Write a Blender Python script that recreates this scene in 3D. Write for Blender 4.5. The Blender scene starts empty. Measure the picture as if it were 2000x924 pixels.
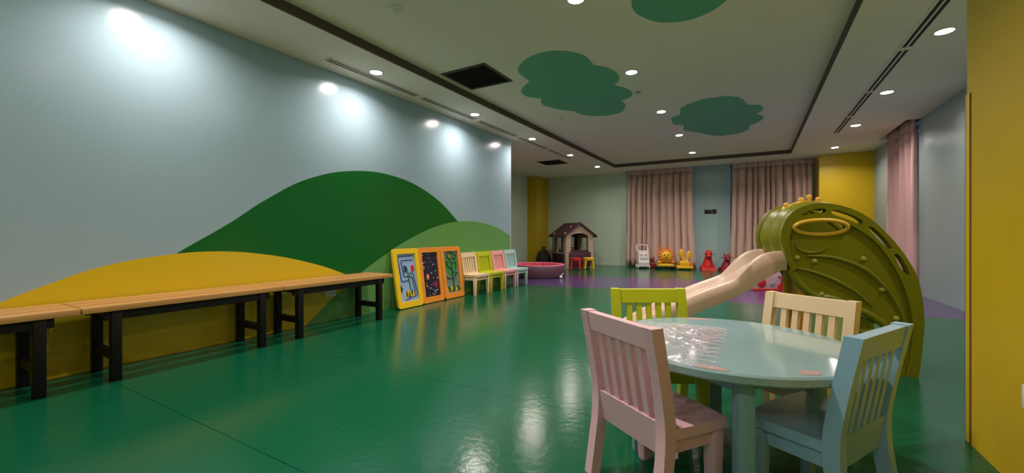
import bpy, bmesh, math, random
from mathutils import Vector, Matrix
from mathutils.geometry import tessellate_polygon
random.seed(7)
PI = math.pi
scn = bpy.context.scene
C = scn.collection

# ------------------------------------------------------------------ camera, world, exposure
EYE = 0.90
YAW = math.atan(472 / 810)
cd = bpy.data.cameras.new('camera'); cam = bpy.data.objects.new('camera', cd); C.objects.link(cam)
cd.sensor_width = 36.0; cd.lens = 36.0 * 810 / 2000; cd.shift_y = -6 / 2000; cd.clip_start = 0.02
cam.location = (0, 0, EYE); cam.rotation_euler = (PI / 2, 0, YAW)
scn.camera = cam

wd = bpy.data.worlds.new('dusk'); scn.world = wd; wd.use_nodes = True
wb = wd.node_tree.nodes['Background']
wb.inputs[0].default_value = (0.45, 0.62, 1.0, 1); wb.inputs[1].default_value = 0.5

vs = scn.view_settings
vs.view_transform = 'Standard'; vs.look = 'None'; vs.gamma = 1.0; vs.use_curve_mapping = False
vs.exposure = 0.32

LENS_EMIT = 55.0         # glow of a downlight lens
LAMP_W = dict(left=11.0, tray=19.5, right=12.0, front=8.0)             # watts of one downlight; front ones are added fill lamps
LAMP_COL = (1.0, 0.87, 0.81)

# ------------------------------------------------------------------ materials
def mat(name, col, rough=0.5, spec=0.5, var=0.06, vscale=6.0, bump=0.0, bscale=60.0, metal=0.0, coat=0.0, coatr=0.1):
    m = bpy.data.materials.new(name); m.use_nodes = True
    nt = m.node_tree; n = nt.nodes; l = nt.links
    b = n['Principled BSDF']
    tc = n.new('ShaderNodeTexCoord')
    nz = n.new('ShaderNodeTexNoise'); nz.inputs['Scale'].default_value = vscale; nz.inputs['Detail'].default_value = 3
    l.new(tc.outputs['Object'], nz.inputs['Vector'])
    mx = n.new('ShaderNodeMix'); mx.data_type = 'RGBA'
    c = Vector(col)
    mx.inputs[6].default_value = (*(c * (1 - var)), 1); mx.inputs[7].default_value = (*[min(1, x) for x in c * (1 + var)], 1)
    l.new(nz.outputs['Fac'], mx.inputs[0]); l.new(mx.outputs[2], b.inputs['Base Color'])
    b.inputs['Roughness'].default_value = rough; b.inputs['Specular IOR Level'].default_value = spec
    b.inputs['Metallic'].default_value = metal
    b.inputs['Coat Weight'].default_value = coat; b.inputs['Coat Roughness'].default_value = coatr
    if bump:
        bz = n.new('ShaderNodeTexNoise'); bz.inputs['Scale'].default_value = bscale; bz.inputs['Detail'].default_value = 2
        l.new(tc.outputs['Object'], bz.inputs['Vector'])
        bp = n.new('ShaderNodeBump'); bp.inputs['Strength'].default_value = bump; bp.inputs['Distance'].default_value = 0.01
        l.new(bz.outputs['Fac'], bp.inputs['Height']); l.new(bp.outputs[0], b.inputs['Normal'])
    return m

def emit(name, col, s):
    m = bpy.data.materials.new(name); m.use_nodes = True
    nt = m.node_tree; nt.nodes.clear()
    e = nt.nodes.new('ShaderNodeEmission'); e.inputs[0].default_value = (*col, 1); e.inputs[1].default_value = s
    o = nt.nodes.new('ShaderNodeOutputMaterial'); nt.links.new(e.outputs[0], o.inputs[0])
    return m

def glassy(name, tint, gloss, rough, bump=0.0, bscale=12.0, milk=0.0):
    m = bpy.data.materials.new(name); m.use_nodes = True
    nt = m.node_tree; n = nt.nodes; l = nt.links; n.clear()
    t = n.new('ShaderNodeBsdfTransparent'); t.inputs[0].default_value = (*tint, 1)
    g = n.new('ShaderNodeBsdfGlossy'); g.inputs['Roughness'].default_value = rough
    mx = n.new('ShaderNodeMixShader'); mx.inputs[0].default_value = gloss
    l.new(t.outputs[0], mx.inputs[1]); l.new(g.outputs[0], mx.inputs[2])
    if bump:
        tc = n.new('ShaderNodeTexCoord')
        z = n.new('ShaderNodeTexNoise'); z.inputs['Scale'].default_value = bscale; z.inputs['Detail'].default_value = 4
        z.inputs['Distortion'].default_value = 1.2
        l.new(tc.outputs['Object'], z.inputs['Vector'])
        bp = n.new('ShaderNodeBump'); bp.inputs['Strength'].default_value = bump; bp.inputs['Distance'].default_value = 0.03
        l.new(z.outputs['Fac'], bp.inputs['Height']); l.new(bp.outputs[0], g.inputs['Normal'])
    o = n.new('ShaderNodeOutputMaterial'); l.new(mx.outputs[0], o.inputs[0])
    if milk:
        df = n.new('ShaderNodeBsdfDiffuse'); df.inputs[0].default_value = (0.85, 0.80, 0.82, 1)
        m2 = n.new('ShaderNodeMixShader'); m2.inputs[0].default_value = milk
        l.new(mx.outputs[0], m2.inputs[1]); l.new(df.outputs[0], m2.inputs[2]); l.new(m2.outputs[0], o.inputs[0])
    return m

def wood(name, a, b_, rough):
    m = mat(name, a, rough)
    nt = m.node_tree; n = nt.nodes; l = nt.links
    tc = n.new('ShaderNodeTexCoord'); mp = n.new('ShaderNodeMapping'); mp.inputs['Scale'].default_value = (40, 2.2, 40)
    w = n.new('ShaderNodeTexNoise'); w.inputs['Scale'].default_value = 1.0; w.inputs['Detail'].default_value = 5
    l.new(tc.outputs['Object'], mp.inputs[0]); l.new(mp.outputs[0], w.inputs['Vector'])
    mx = n.new('ShaderNodeMix'); mx.data_type = 'RGBA'
    mx.inputs[6].default_value = (*a, 1); mx.inputs[7].default_value = (*b_, 1)
    l.new(w.outputs['Fac'], mx.inputs[0]); l.new(mx.outputs[2], n['Principled BSDF'].inputs['Base Color'])
    return m

def floor_mat(name, col):
    m = mat(name, col, 0.16, 0.31, 0.10, 0.9)
    nt = m.node_tree; n = nt.nodes; l = nt.links; b = n['Principled BSDF']
    tc = n.new('ShaderNodeTexCoord')
    z1 = n.new('ShaderNodeTexNoise'); z1.inputs['Scale'].default_value = 26; z1.inputs['Detail'].default_value = 3
    z2 = n.new('ShaderNodeTexNoise'); z2.inputs['Scale'].default_value = 170; z2.inputs['Detail'].default_value = 2
    for z in (z1, z2): l.new(tc.outputs['Object'], z.inputs['Vector'])
    b1 = n.new('ShaderNodeBump'); b1.inputs['Strength'].default_value = 0.10; b1.inputs['Distance'].default_value = 0.010
    b2 = n.new('ShaderNodeBump'); b2.inputs['Strength'].default_value = 0.10; b2.inputs['Distance'].default_value = 0.002
    l.new(z1.outputs['Fac'], b1.inputs['Height']); l.new(z2.outputs['Fac'], b2.inputs['Height'])
    l.new(b1.outputs[0], b2.inputs['Normal']); l.new(b2.outputs[0], b.inputs['Normal'])
    rz = n.new('ShaderNodeTexNoise'); rz.inputs['Scale'].default_value = 1.6
    mr = n.new('ShaderNodeMapRange'); mr.inputs[3].default_value = 0.13; mr.inputs[4].default_value = 0.22
    l.new(tc.outputs['Object'], rz.inputs['Vector']); l.new(rz.outputs['Fac'], mr.inputs[0]); l.new(mr.outputs[0], b.inputs['Roughness'])
    return m

def mural_mat():
    m = mat('mural_paint', (0.5, 0.6, 0.6), 0.20, 0.38)
    nt = m.node_tree; n = nt.nodes; l = nt.links; b = n['Principled BSDF']
    tc = n.new('ShaderNodeTexCoord'); sp = n.new('ShaderNodeSeparateXYZ'); l.new(tc.outputs['Object'], sp.inputs[0])
    mr = n.new('ShaderNodeMapRange'); mr.inputs[1].default_value = -2; mr.inputs[2].default_value = 7
    l.new(sp.outputs['Y'], mr.inputs[0])
    def hill(pts):
        fc = n.new('ShaderNodeFloatCurve'); cm = fc.mapping; cv = cm.curves[0]
        P = [((y + 2) / 9, (z + 1) / 4) for y, z in pts]
        cv.points[0].location = P[0]; cv.points[-1].location = P[-1]
        for p in P[1:-1]: cv.points.new(*p)
        cm.use_clip = False; cm.update()
        l.new(mr.outputs[0], fc.inputs['Value'])
        a = n.new('ShaderNodeMath'); a.operation = 'MULTIPLY_ADD'; a.inputs[1].default_value = 4; a.inputs[2].default_value = -1
        l.new(fc.outputs[0], a.inputs[0])
        d = n.new('ShaderNodeMath'); d.operation = 'LESS_THAN'
        l.new(sp.outputs['Z'], d.inputs[0]); l.new(a.outputs[0], d.inputs[1])
        return d.outputs[0]
    hills = [
        ((0.004, 0.118, 0.014), [(-2, -1), (0.3, -0.2), (0.9, 0.37), (1.4, 0.73), (1.8, 0.99), (2.09, 1.2), (2.54, 1.45), (3.03, 1.58), (3.54, 1.6), (4.16, 1.47), (4.88, 1.07), (5.6, 0.45), (7, -1)]),
        ((0.66, 0.475, 0.015), [(-2, -1), (-0.6, -0.3), (0.1, 0.23), (0.58, 0.50), (0.78, 0.59), (1.02, 0.68), (1.41, 0.745), (1.69, 0.755), (2.01, 0.725), (2.49, 0.62), (2.91, 0.47), (3.09, 0.38), (4.0, -0.3), (7, -1)]),
        ((0.13, 0.33, 0.09), [(-2, -1), (1.6, -0.8), (2.47, 0.0), (2.71, 0.19), (3.16, 0.48), (3.54, 0.68), (3.88, 0.83), (4.37, 0.99), (4.88, 1.075), (5.34, 1.08), (5.94, 1.0), (6.34, 0.87), (7, 0.6)]),
    ]
    prev = None
    for col, pts in hills:
        f = hill(pts)
        mx = n.new('ShaderNodeMix'); mx.data_type = 'RGBA'
        if prev is None: mx.inputs[6].default_value = (*WALLBLUE, 1)
        else: l.new(prev, mx.inputs[6])
        mx.inputs[7].default_value = (*col, 1); l.new(f, mx.inputs[0]); prev = mx.outputs[2]
    l.new(prev, b.inputs['Base Color'])
    z = n.new('ShaderNodeTexNoise'); z.inputs['Scale'].default_value = 90; z.inputs['Detail'].default_value = 2
    l.new(tc.outputs['Object'], z.inputs['Vector'])
    bp = n.new('ShaderNodeBump'); bp.inputs['Strength'].default_value = 0.06; bp.inputs['Distance'].default_value = 0.005
    l.new(z.outputs['Fac'], bp.inputs['Height']); l.new(bp.outputs[0], b.inputs['Normal'])
    return m

WALLBLUE = (0.31, 0.44, 0.505)
M = dict(
    mural=mural_mat(),
    ceil=mat('ceiling_white', (0.88, 0.78, 0.67), 0.7, 0.3, 0.03, 1.5),
    wallblue=mat('wall_pale_blue', (0.36, 0.52, 0.52), 0.3, 0.45, 0.04, 2, 0.05, 90),
    wallpale=mat('wall_pale_grey_blue', (0.26, 0.35, 0.36), 0.3, 0.4, 0.04, 2, 0.05, 90),
    wallgreen=mat('wall_sage', (0.54, 0.68, 0.54), 0.35, 0.45, 0.05, 2, 0.05, 90),
    wallyel=mat('wall_yellow', (0.56, 0.385, 0.006), 0.4, 0.4, 0.05, 2, 0.05, 90),
    guard=mat('corner_guard_yellow', (0.60, 0.43, 0.02), 0.35),
    rust=mat('guard_edge_rust', (0.16, 0.05, 0.01), 0.6),
    green=floor_mat('floor_green', (0.003, 0.085, 0.036)),
    purple=floor_mat('floor_purple', (0.070, 0.045, 0.13)),
    sub=mat('subfloor_dark', (0.006, 0.02, 0.012), 0.8),
    cloud=mat('cloud_paint', (0.12, 0.42, 0.27), 0.6),
    trim=mat('downlight_trim', (0.75, 0.72, 0.68), 0.4),
    lens=emit('downlight_lens', LAMP_COL, LENS_EMIT),
    reveal=mat('tray_reveal_brown', (0.11, 0.085, 0.065), 0.7, 0.2),
    dark=mat('dark_slot', (0.012, 0.011, 0.010), 0.7),
    grille=mat('grille_dark', (0.035, 0.030, 0.022), 0.6),
    white=mat('white_plastic', (0.75, 0.73, 0.70), 0.35),
    black=mat('black_plastic', (0.012, 0.012, 0.013), 0.3),
    wood=wood('bench_wood', (0.62, 0.34, 0.11), (0.40, 0.19, 0.05), 0.4),
    ebony=mat('bench_black_paint', (0.005, 0.004, 0.004), 0.45, 0.25),
    cpink=mat('chair_pink', (0.74, 0.47, 0.52), 0.33, 0.5, 0.05, 9, 0.03, 40),
    cpink2=mat('chair_soft_pink', (0.82, 0.40, 0.36), 0.33, 0.5, 0.05, 9, 0.03, 40),
    clime=mat('chair_lime', (0.52, 0.56, 0.015), 0.33, 0.5, 0.05, 9, 0.03, 40),
    ccream=mat('chair_cream', (0.80, 0.62, 0.38), 0.33, 0.5, 0.05, 9, 0.03, 40),
    cblue=mat('chair_blue', (0.27, 0.47, 0.58), 0.33, 0.5, 0.05, 9, 0.03, 40),
    cblue2=mat('chair_pale_blue', (0.42, 0.60, 0.58), 0.33, 0.5, 0.05, 9, 0.03, 40),
    tblue=mat('table_blue', (0.31, 0.48, 0.49), 0.11, 0.6, 0.04, 5, 0.0, 30, coat=0.4, coatr=0.07),
    tleg=mat('table_leg_blue', (0.20, 0.40, 0.43), 0.4),
    tpink=mat('table_pink_mark', (0.56, 0.36, 0.33), 0.2),
    film=glassy('clear_film', (0.98, 0.96, 0.97), 0.14, 0.12, 0.35, 18.0, 0.16),
    sgreen=mat('slide_green', (0.160, 0.168, 0.005), 0.36, 0.35, 0.08, 5, 0.03, 70),
    sbeige=mat('slide_beige', (0.56, 0.40, 0.28), 0.36, 0.45, 0.05, 5, 0.02, 70),
    syel=mat('slide_yellow', (0.76, 0.46, 0.04), 0.35),
    sbolt=mat('slide_bolt', (0.30, 0.30, 0.03), 0.4),
    curtain=mat('curtain_cloth', (0.66, 0.47, 0.40), 0.85, 0.2, 0.10, 30),
    curtain2=mat('curtain_cloth_rose', (0.64, 0.42, 0.40), 0.85, 0.2, 0.10, 30),
    ypaint=mat('board_yellow', (0.86, 0.56, 0.01), 0.3),
    opaint=mat('board_orange', (0.84, 0.29, 0.03), 0.3),
    bsky=mat('board_sky', (0.30, 0.45, 0.72), 0.35),
    bnavy=mat('board_navy', (0.012, 0.012, 0.035), 0.3),
    bgreen=mat('board_grey_green', (0.16, 0.24, 0.18), 0.35),
    leaf=mat('board_leaf', (0.05, 0.24, 0.06), 0.4),
    dleaf=mat('board_dark_leaf', (0.008, 0.05, 0.02), 0.4),
    track=mat('board_track', (0.012, 0.045, 0.12), 0.4),
    red=mat('plastic_red', (0.60, 0.022, 0.018), 0.3),
    dred=mat('plastic_dark_red', (0.26, 0.022, 0.028), 0.35),
    yel=mat('plastic_yellow', (0.85, 0.50, 0.015), 0.3),
    ora2=mat('plastic_amber', (0.62, 0.26, 0.02), 0.35),
    ora=mat('plastic_orange', (0.78, 0.20, 0.015), 0.3),
    tan=mat('playhouse_tan', (0.56, 0.42, 0.30), 0.5),
    plum=mat('playhouse_plum', (0.065, 0.016, 0.035), 0.45),
    pitout=mat('pit_outside', (0.10, 0.045, 0.062), 0.45),
    pitin=mat('pit_inside', (0.66, 0.13, 0.20), 0.4),
    glass=glassy('window_glass', (0.9, 0.95, 1.0), 0.08, 0.02),
    alu=mat('window_frame_grey', (0.35, 0.36, 0.37), 0.4),
    grey=mat('grey_plastic', (0.30, 0.29, 0.28), 0.5),
    blush=mat('blush_plastic', (0.68, 0.45, 0.48), 0.4),
)

# ------------------------------------------------------------------ geometry helpers
class MB:
    def __init__(s): s.bm = bmesh.new()
    def box(s, c, size, rot=None, bev=0.0, seg=2, taper=None):
        mt = Matrix.Translation(c)
        if rot is not None: mt = mt @ (Matrix.Rotation(rot, 4, 'Z') if isinstance(rot, (int, float)) else rot)
        r = bmesh.ops.create_cube(s.bm, size=1.0)
        for v in r['verts']:
            k = 1.0
            if taper is not None and v.co.z < 0: k = taper
            v.co = Vector((v.co.x * size[0] * k, v.co.y * size[1] * k, v.co.z * size[2]))
        if bev:
            ed = list({e for v in r['verts'] for e in v.link_edges})
            rb = bmesh.ops.bevel(s.bm, geom=ed, offset=bev, segments=seg, affect='EDGES', profile=0.5)
            vv = list({v for f in rb['faces'] for v in f.verts} | {v for v in r['verts'] if v.is_valid})
        else: vv = r['verts']
        for v in vv: v.co = mt @ v.co
        return s
    def lohi(s, lo, hi, bev=0.0):
        lo = Vector(lo); hi = Vector(hi)
        return s.box((lo + hi) / 2, hi - lo, bev=bev)
    def prism(s, outer, holes, fn0, fn1):
        """outline (2d) with holes, two functions map 2d -> 3d for the two caps"""
        loops = [list(outer)] + [list(h) for h in holes]
        flat = [p for L in loops for p in L]
        tri = tessellate_polygon([[Vector((p[0], p[1], 0)) for p in L] for L in loops])
        A = [s.bm.verts.new(fn0(*p)) for p in flat]; B = [s.bm.verts.new(fn1(*p)) for p in flat]
        for t in tri:
            for V, o in ((A, (0, 1, 2)), (B, (2, 1, 0))):
                try: s.bm.faces.new([V[t[i]] for i in o])
                except ValueError: pass
        k = 0
        for L in loops:
            n = len(L)
            for i in range(n):
                a, b = k + i, k + (i + 1) % n
                try: s.bm.faces.new((A[a], A[b], B[b], B[a]))
                except ValueError: pass
            k += n
        bmesh.ops.recalc_face_normals(s.bm, faces=s.bm.faces[:])
        return s
    def tube(s, path, r, seg=10, closed=False, flat=1.0, up=None):
        P = [Vector(p) for p in path]; n = len(P); rings = []
        R = r if callable(r) else (lambda t: r)
        prevu = None
        for i, p in enumerate(P):
            if closed: t = P[(i + 1) % n] - P[i - 1]
            else: t = P[min(i + 1, n - 1)] - P[max(i - 1, 0)]
            t.normalize()
            u = Vector(up) if up else (prevu or (Vector((0, 0, 1)) if abs(t.z) < .9 else Vector((1, 0, 0))))
            u = (u - t * u.dot(t)); u.normalize(); prevu = u
            w = t.cross(u); rr = R(i / max(1, n - 1))
            rings.append([s.bm.verts.new(p + rr * (math.cos(2 * PI * k / seg) * u * flat + math.sin(2 * PI * k / seg) * w)) for k in range(seg)])
        for i in range(n if closed else n - 1):
            a, b = rings[i], rings[(i + 1) % n]
            for k in range(seg): s.bm.faces.new((a[k], a[(k + 1) % seg], b[(k + 1) % seg], b[k]))
        if not closed:
            s.bm.faces.new(rings[0][::-1]); s.bm.faces.new(rings[-1])
        return s
    def lathe(s, prof, c=(0, 0, 0), seg=24, mt=None, sx=1, sy=1):
        c = Vector(c); rings = []
        mt = mt or Matrix()
        for r, z in prof:
            if r < 1e-5: rings.append([s.bm.verts.new(c + mt @ Vector((0, 0, z)))])
            else: rings.append([s.bm.verts.new(c + mt @ Vector((r * sx * math.cos(2 * PI * k / seg), r * sy * math.sin(2 * PI * k / seg), z))) for k in range(seg)])
        for a, b in zip(rings, rings[1:]):
            for k in range(seg):
                q = [a[k % len(a)], a[(k + 1) % len(a)], b[(k + 1) % len(b)], b[k % len(b)]]
                q = list(dict.fromkeys(q))
                if len(q) > 2:
                    try: s.bm.faces.new(q)
                    except ValueError: pass
        return s
    def ball(s, c, r, seg=14, mt=None):
        rx, ry, rz = r if hasattr(r, '__len__') else (r, r, r)
        prof = [(math.sin(PI * i / 9), -math.cos(PI * i / 9)) for i in range(10)]
        prof[0] = (0, -1); prof[-1] = (0, 1)
        m = (mt or Matrix()) @ Matrix.Diagonal((rx, ry, rz, 1))
        return s.lathe(prof, c, seg, m)
    def loft(s, rings, closed=False, cap=True):
        R = [[s.bm.verts.new(Vector(p)) for p in r] for r in rings]
        n = len(R[0])
        for a, b in zip(R, R[1:]):
            for k in range(n if closed else n - 1):
                s.bm.faces.new((a[k], a[(k + 1) % n], b[(k + 1) % n], b[k]))
        if closed and cap:
            s.bm.faces.new(R[0][::-1]); s.bm.faces.new(R[-1])
        return s
    def build(s, name, material, parent=None, smooth=True, ang=35, loc=None):
        bmesh.ops.recalc_face_normals(s.bm, faces=s.bm.faces[:])
        me = bpy.data.meshes.new(name); s.bm.to_mesh(me); s.bm.free()
        me.materials.append(M[material] if isinstance(material, str) else material)
        if smooth:
            for p in me.polygons: p.use_smooth = True
            me.set_sharp_from_angle(angle=math.radians(ang))
        o = bpy.data.objects.new(name, me); C.objects.link(o)
        if parent: o.parent = parent
        if loc: o.location = loc
        return o

def tag(o, label, cat, group=None):
    o['label'] = label; o['category'] = cat
    if group: o['group'] = group
    return o
def thing(name, label, cat, loc=(0, 0, 0), rz=0.0, group=None):
    o = bpy.data.objects.new(name, None); C.objects.link(o); o.empty_display_size = 0.1
    o.location = loc; o.rotation_euler = (0, 0, rz)
    return tag(o, label, cat, group)
def struct(o, label=None):
    o['kind'] = 'structure'
    if label: o['label'] = label
    return o
def share(src, name, parent, loc, rz=0.0):
    o = src.copy(); o.name = name; C.objects.link(o); o.parent = parent; o.location = loc; o.rotation_euler = (0, 0, rz)
    return o
def cat_rom(P, n=6, closed=False):
    out = []; N = len(P)
    rng = range(N) if closed else range(N - 1)
    for i in rng:
        p0 = P[i - 1] if (closed or i > 0) else P[0]
        p1 = P[i]; p2 = P[(i + 1) % N]
        p3 = P[(i + 2) % N] if (closed or i + 2 < N) else P[-1]
        for k in range(n):
            t = k / n
            out.append(tuple(0.5 * (2 * b + (c - a) * t + (2 * a - 5 * b + 4 * c - d) * t * t + (3 * b - a - 3 * c + d) * t ** 3) for a, b, c, d in zip(p0, p1, p2, p3)))
    if not closed: out.append(tuple(P[-1]))
    return out

# ------------------------------------------------------------------ room shell
ZS, ZT, ZP = 2.57, 2.65, 2.72   # soffit, tray and curtain pocket heights
XL, XR, YB = -3.76, 2.10, 11.60

fl = struct(MB().lohi((-6.2, -2.4, -0.12), (2.5, 12.0, -0.006)).build('floor', 'sub', smooth=False))
def floor_sheet(poly, m):
    return MB().prism(poly, [], lambda x, y: (x, y, 0.0), lambda x, y: (x, y, -0.008)).build('vinyl_sheet', m, fl, smooth=False)
g = 0.0014
seams = [-2.2, -1.0, 0.0, 0.955, 1.97, 3.49, 5.0]
for a, b in zip(seams, seams[1:]):
    floor_sheet([(-3.9, a + g), (2.3, a + g), (2.3, b - g), (-3.9, b - g)], 'green')
near = cat_rom([(-5.9, 6.5), (-4.6, 6.42), (-3.45, 6.42), (-2.78, 6.47), (-2.1, 6.6), (-1.2, 6.55), (-0.4, 6.2), (0.6, 6.05), (1.5, 6.09), (2.3, 6.2)], 5)
far = cat_rom([(-5.9, 7.6), (-4.6, 7.75), (-3.6, 8.1), (-2.9, 8.45), (-2.0, 8.55), (-1.2, 8.72), (-0.5, 8.55), (0.6, 8.5), (1.5, 8.75), (2.3, 9.2)], 5)
floor_sheet([(-5.9, 5.0 + g), (2.3, 5.0 + g)] + [(x, y - g) for x, y in reversed(near)], 'green')
floor_sheet([(x, y + g) for x, y in near] + [(x, y - g) for x, y in reversed(far)], 'purple')
floor_sheet([(x, y + g) for x, y in far] + [(2.3, 11.9), (-5.9, 11.9)], 'green')

struct(MB().lohi((XL - .2, -2.2, 0), (XL, 6.40, ZS)).build('wall_left', 'mural', smooth=False))
struct(MB().lohi((-5.97, 6.2, 0), (XL - .2, 6.40, ZS)).build('wall_alcove_front', 'wallgreen', smooth=False))
struct(MB().lohi((-5.97, 6.4, 0), (-5.77, 11.9, ZS)).build('wall_alcove_left', 'wallgreen', smooth=False))
struct(MB().lohi((-5.77, 10.80, 0), (-5.46, 11.6, ZS)).build('wall_alcove_column', 'wallyel', smooth=False))
wbk = MB()
wbk.lohi((-5.97, YB, 0), (-3.96, YB + .25, ZS))
wbk.lohi((-3.955, YB - .03, 0), (-3.06, YB + .25, ZS)).lohi((-3.06, YB, 0), (-2.93, YB + .25, ZP))
struct(wbk.build('wall_back_left', 'wallgreen', smooth=False))
wb2 = MB().lohi((-1.42, YB, 0), (-0.50, YB + .25, ZP)).lohi((1.06, YB, 0), (1.20, YB + .25, ZP))
for x0, x1 in ((-2.93, -1.42), (-0.50, 1.06)):
    wb2.lohi((x0, YB, 2.60), (x1, YB + .25, ZP)).lohi((x0, YB, 0), (x1, YB + .25, 0.12))
struct(wb2.build('wall_back', 'wallblue', smooth=False))
struct(MB().lohi((1.20, 10.90, 0), (2.30, 11.85, ZS)).build('wall_back_right', 'wallyel', smooth=False))
wr = MB().lohi((XR, 2.55, 0), (XR + .2, 8.28, ZS)).lohi((XR, 9.70, 0), (XR + .2, 10.9, ZS))
wr.lohi((XR, 8.28, 0), (XR + .2, 9.70, .12)).lohi((XR, 8.28, 2.55), (XR + .2, 9.70, ZP))
struct(wr.build('wall_right', 'wallpale', smooth=False))
struct(MB().lohi((0.80, -2.2, 0), (2.30, 2.55, ZS)).build('wall_front_right', 'wallyel', smooth=False))
struct(MB().lohi((-3.96, -2.4, 0), (2.30, -2.2, ZS)).build('wall_front', 'wallblue', smooth=False))
tr = MB().lohi((0.795, 2.515, 0.002), (0.800, 2.555, 1.50), bev=0.001).lohi((0.795, 2.550, 0.002), (0.84, 2.555, 1.50), bev=0.001)
tr = struct(tr.build('trim_1', 'guard'), 'yellow corner guard on the near wall edge')
MB().lohi((0.798, 2.508, 0.002), (0.801, 2.515, 1.50)).build('edge_strip', 'rust', tr, smooth=False)
struct(MB().lohi((XL - .012, 6.395, 0), (XL + .003, 6.408, ZS)).build('trim_2', 'white', smooth=False))

# ceiling: soffits, raised tray and curtain pockets
ce = MB()
ce.lohi((-6.0, -2.4, ZS), (-3.06, 11.9, 2.95))
ce.lohi((-3.06, 10.43, ZS), (0.68, 11.2, 2.95)).lohi((-3.06, -2.4, ZS), (0.68, -0.9, 2.95))
ce.lohi((0.68, -2.4, ZS), (1.94, 11.2, 2.95)).lohi((1.94, -2.4, ZS), (2.4, 8.20, 2.95)).lohi((1.94, 9.76, ZS), (2.4, 11.2, 2.95))
ce.lohi((1.20, 11.2, ZS), (2.4, 11.9, 2.95))
ce.lohi((-3.06, -0.9, ZT), (0.68, 10.43, 2.95)).lohi((-3.06, 11.2, ZP), (1.20, 11.9, 2.95)).lohi((1.94, 8.2, ZP), (2.4, 9.76, 2.95))
ceil = struct(ce.build('ceiling', 'ceil', smooth=False))
rv = MB().lohi((-3.064, -0.9, ZS + .004), (-3.045, 10.43, ZT)).lohi((0.665, -0.9, ZS + .004), (0.684, 10.43, ZT)).lohi((-3.045, 10.411, ZS + .004), (0.665, 10.434, ZT)).lohi((-3.045, -0.904, ZS + .004), (0.665, -0.885, ZT))
struct(rv.build('trim_3', 'reveal', smooth=False), 'dark brown reveal round the raised ceiling tray')
lobes1 = [[(-2.31, 4.38), (-2.30, 4.11), (-2.24, 3.98), (-2.11, 3.85), (-1.95, 3.77), (-1.78, 3.76), (-1.62, 3.84), (-1.5, 4.03), (-1.49, 4.32)],
          [(-1.49, 4.32), (-1.39, 4.45), (-1.34, 4.67), (-1.37, 4.87), (-1.48, 5.03)], [(-1.48, 5.03), (-1.38, 5.22), (-1.36, 5.43), (-1.43, 5.58), (-1.57, 5.66)],
          [(-1.57, 5.66), (-1.57, 5.89), (-1.70, 6.18), (-1.9, 6.26), (-2.06, 6.22), (-2.25, 6.05), (-2.31, 5.78)], [(-2.31, 5.78), (-2.47, 5.58), (-2.57, 5.27), (-2.47, 5.03)],
          [(-2.47, 5.03), (-2.60, 4.85), (-2.56, 4.62), (-2.31, 4.38)]]
lobes2 = [[(-0.98, 6.80), (-0.93, 6.5), (-0.83, 6.32), (-0.68, 6.2), (-0.55, 6.17), (-0.38, 6.15), (-0.25, 6.22), (-0.12, 6.42), (-0.08, 6.75)], [(-0.08, 6.75), (0.06, 6.85), (0.12, 7.06), (0.04, 7.33)],
          [(0.04, 7.33), (0.14, 7.55), (0.10, 7.81), (-0.05, 8.02)], [(-0.05, 8.02), (-0.09, 8.43), (-0.33, 8.6), (-0.59, 8.59), (-0.85, 8.16)], [(-0.85, 8.16), (-1.05, 7.85), (-1.02, 7.5)], [(-1.02, 7.5), (-1.15, 7.3), (-1.12, 6.95), (-0.98, 6.80)]]
lobes3 = [[(-0.80, 3.20), (-0.84, 3.34), (-0.83, 3.50), (-0.73, 3.69), (-0.62, 3.77), (-0.46, 3.81), (-0.28, 3.74), (-0.16, 3.6)], [(-0.16, 3.6), (0.0, 3.5), (0.02, 3.2), (-0.12, 3.05)], [(-0.12, 3.05), (-0.1, 2.75), (-0.3, 2.6), (-0.55, 2.7), (-0.62, 2.9)], [(-0.62, 2.9), (-0.85, 2.95), (-0.80, 3.20)]]
for lobes, rag in ((lobes1, 0), (lobes2, 0.012), (lobes3, 0)):
    poly = []
    for L in lobes: poly += cat_rom(L, 5)[:-1]
    poly = [(x * .9615 + random.uniform(-rag, rag), y * .9615 + random.uniform(-rag, rag) * 2) for x, y in poly]
    c = MB().prism(poly, [], lambda x, y: (x, y, ZT - .004), lambda x, y: (x, y, ZT + .002)).build('painted_cloud', 'cloud', ceil, smooth=False)
    c['label'] = 'green cloud shape painted on the ceiling'

# windows behind the curtains
for i, (x0, x1) in enumerate(((-2.93, -1.42), (-0.50, 1.06))):
    w = MB()
    for a, b in (((x0, x0 + .05)), ((x1 - .05, x1)), (((x0 + x1) / 2 - .025, (x0 + x1) / 2 + .025))):
        w.lohi((a, YB + .12, .12), (b, YB + .18, 2.60))
    w.lohi((x0, YB + .12, .12), (x1, YB + .18, .18)).lohi((x0, YB + .12, 2.54), (x1, YB + .18, 2.60))
    f = struct(w.build('window_%d' % (i + 1), 'alu', smooth=False))
    MB().lohi((x0 + .04, YB + .145, .17), (x1 - .04, YB + .152, 2.55)).build('pane', 'glass', f, smooth=False)
w = MB()
for a, b in ((8.28, 8.33), (9.65, 9.70), (8.965, 9.015)): w.lohi((XR + .08, a, .12), (XR + .14, b, 2.55))
w.lohi((XR + .08, 8.28, .12), (XR + .14, 9.70, .18)).lohi((XR + .08, 8.28, 2.49), (XR + .14, 9.70, 2.55))
f = struct(w.build('window_3', 'alu', smooth=False))
MB().lohi((XR + .105, 8.32, .17), (XR + .112, 9.66, 2.5)).build('pane', 'glass', f, smooth=False)

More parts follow.
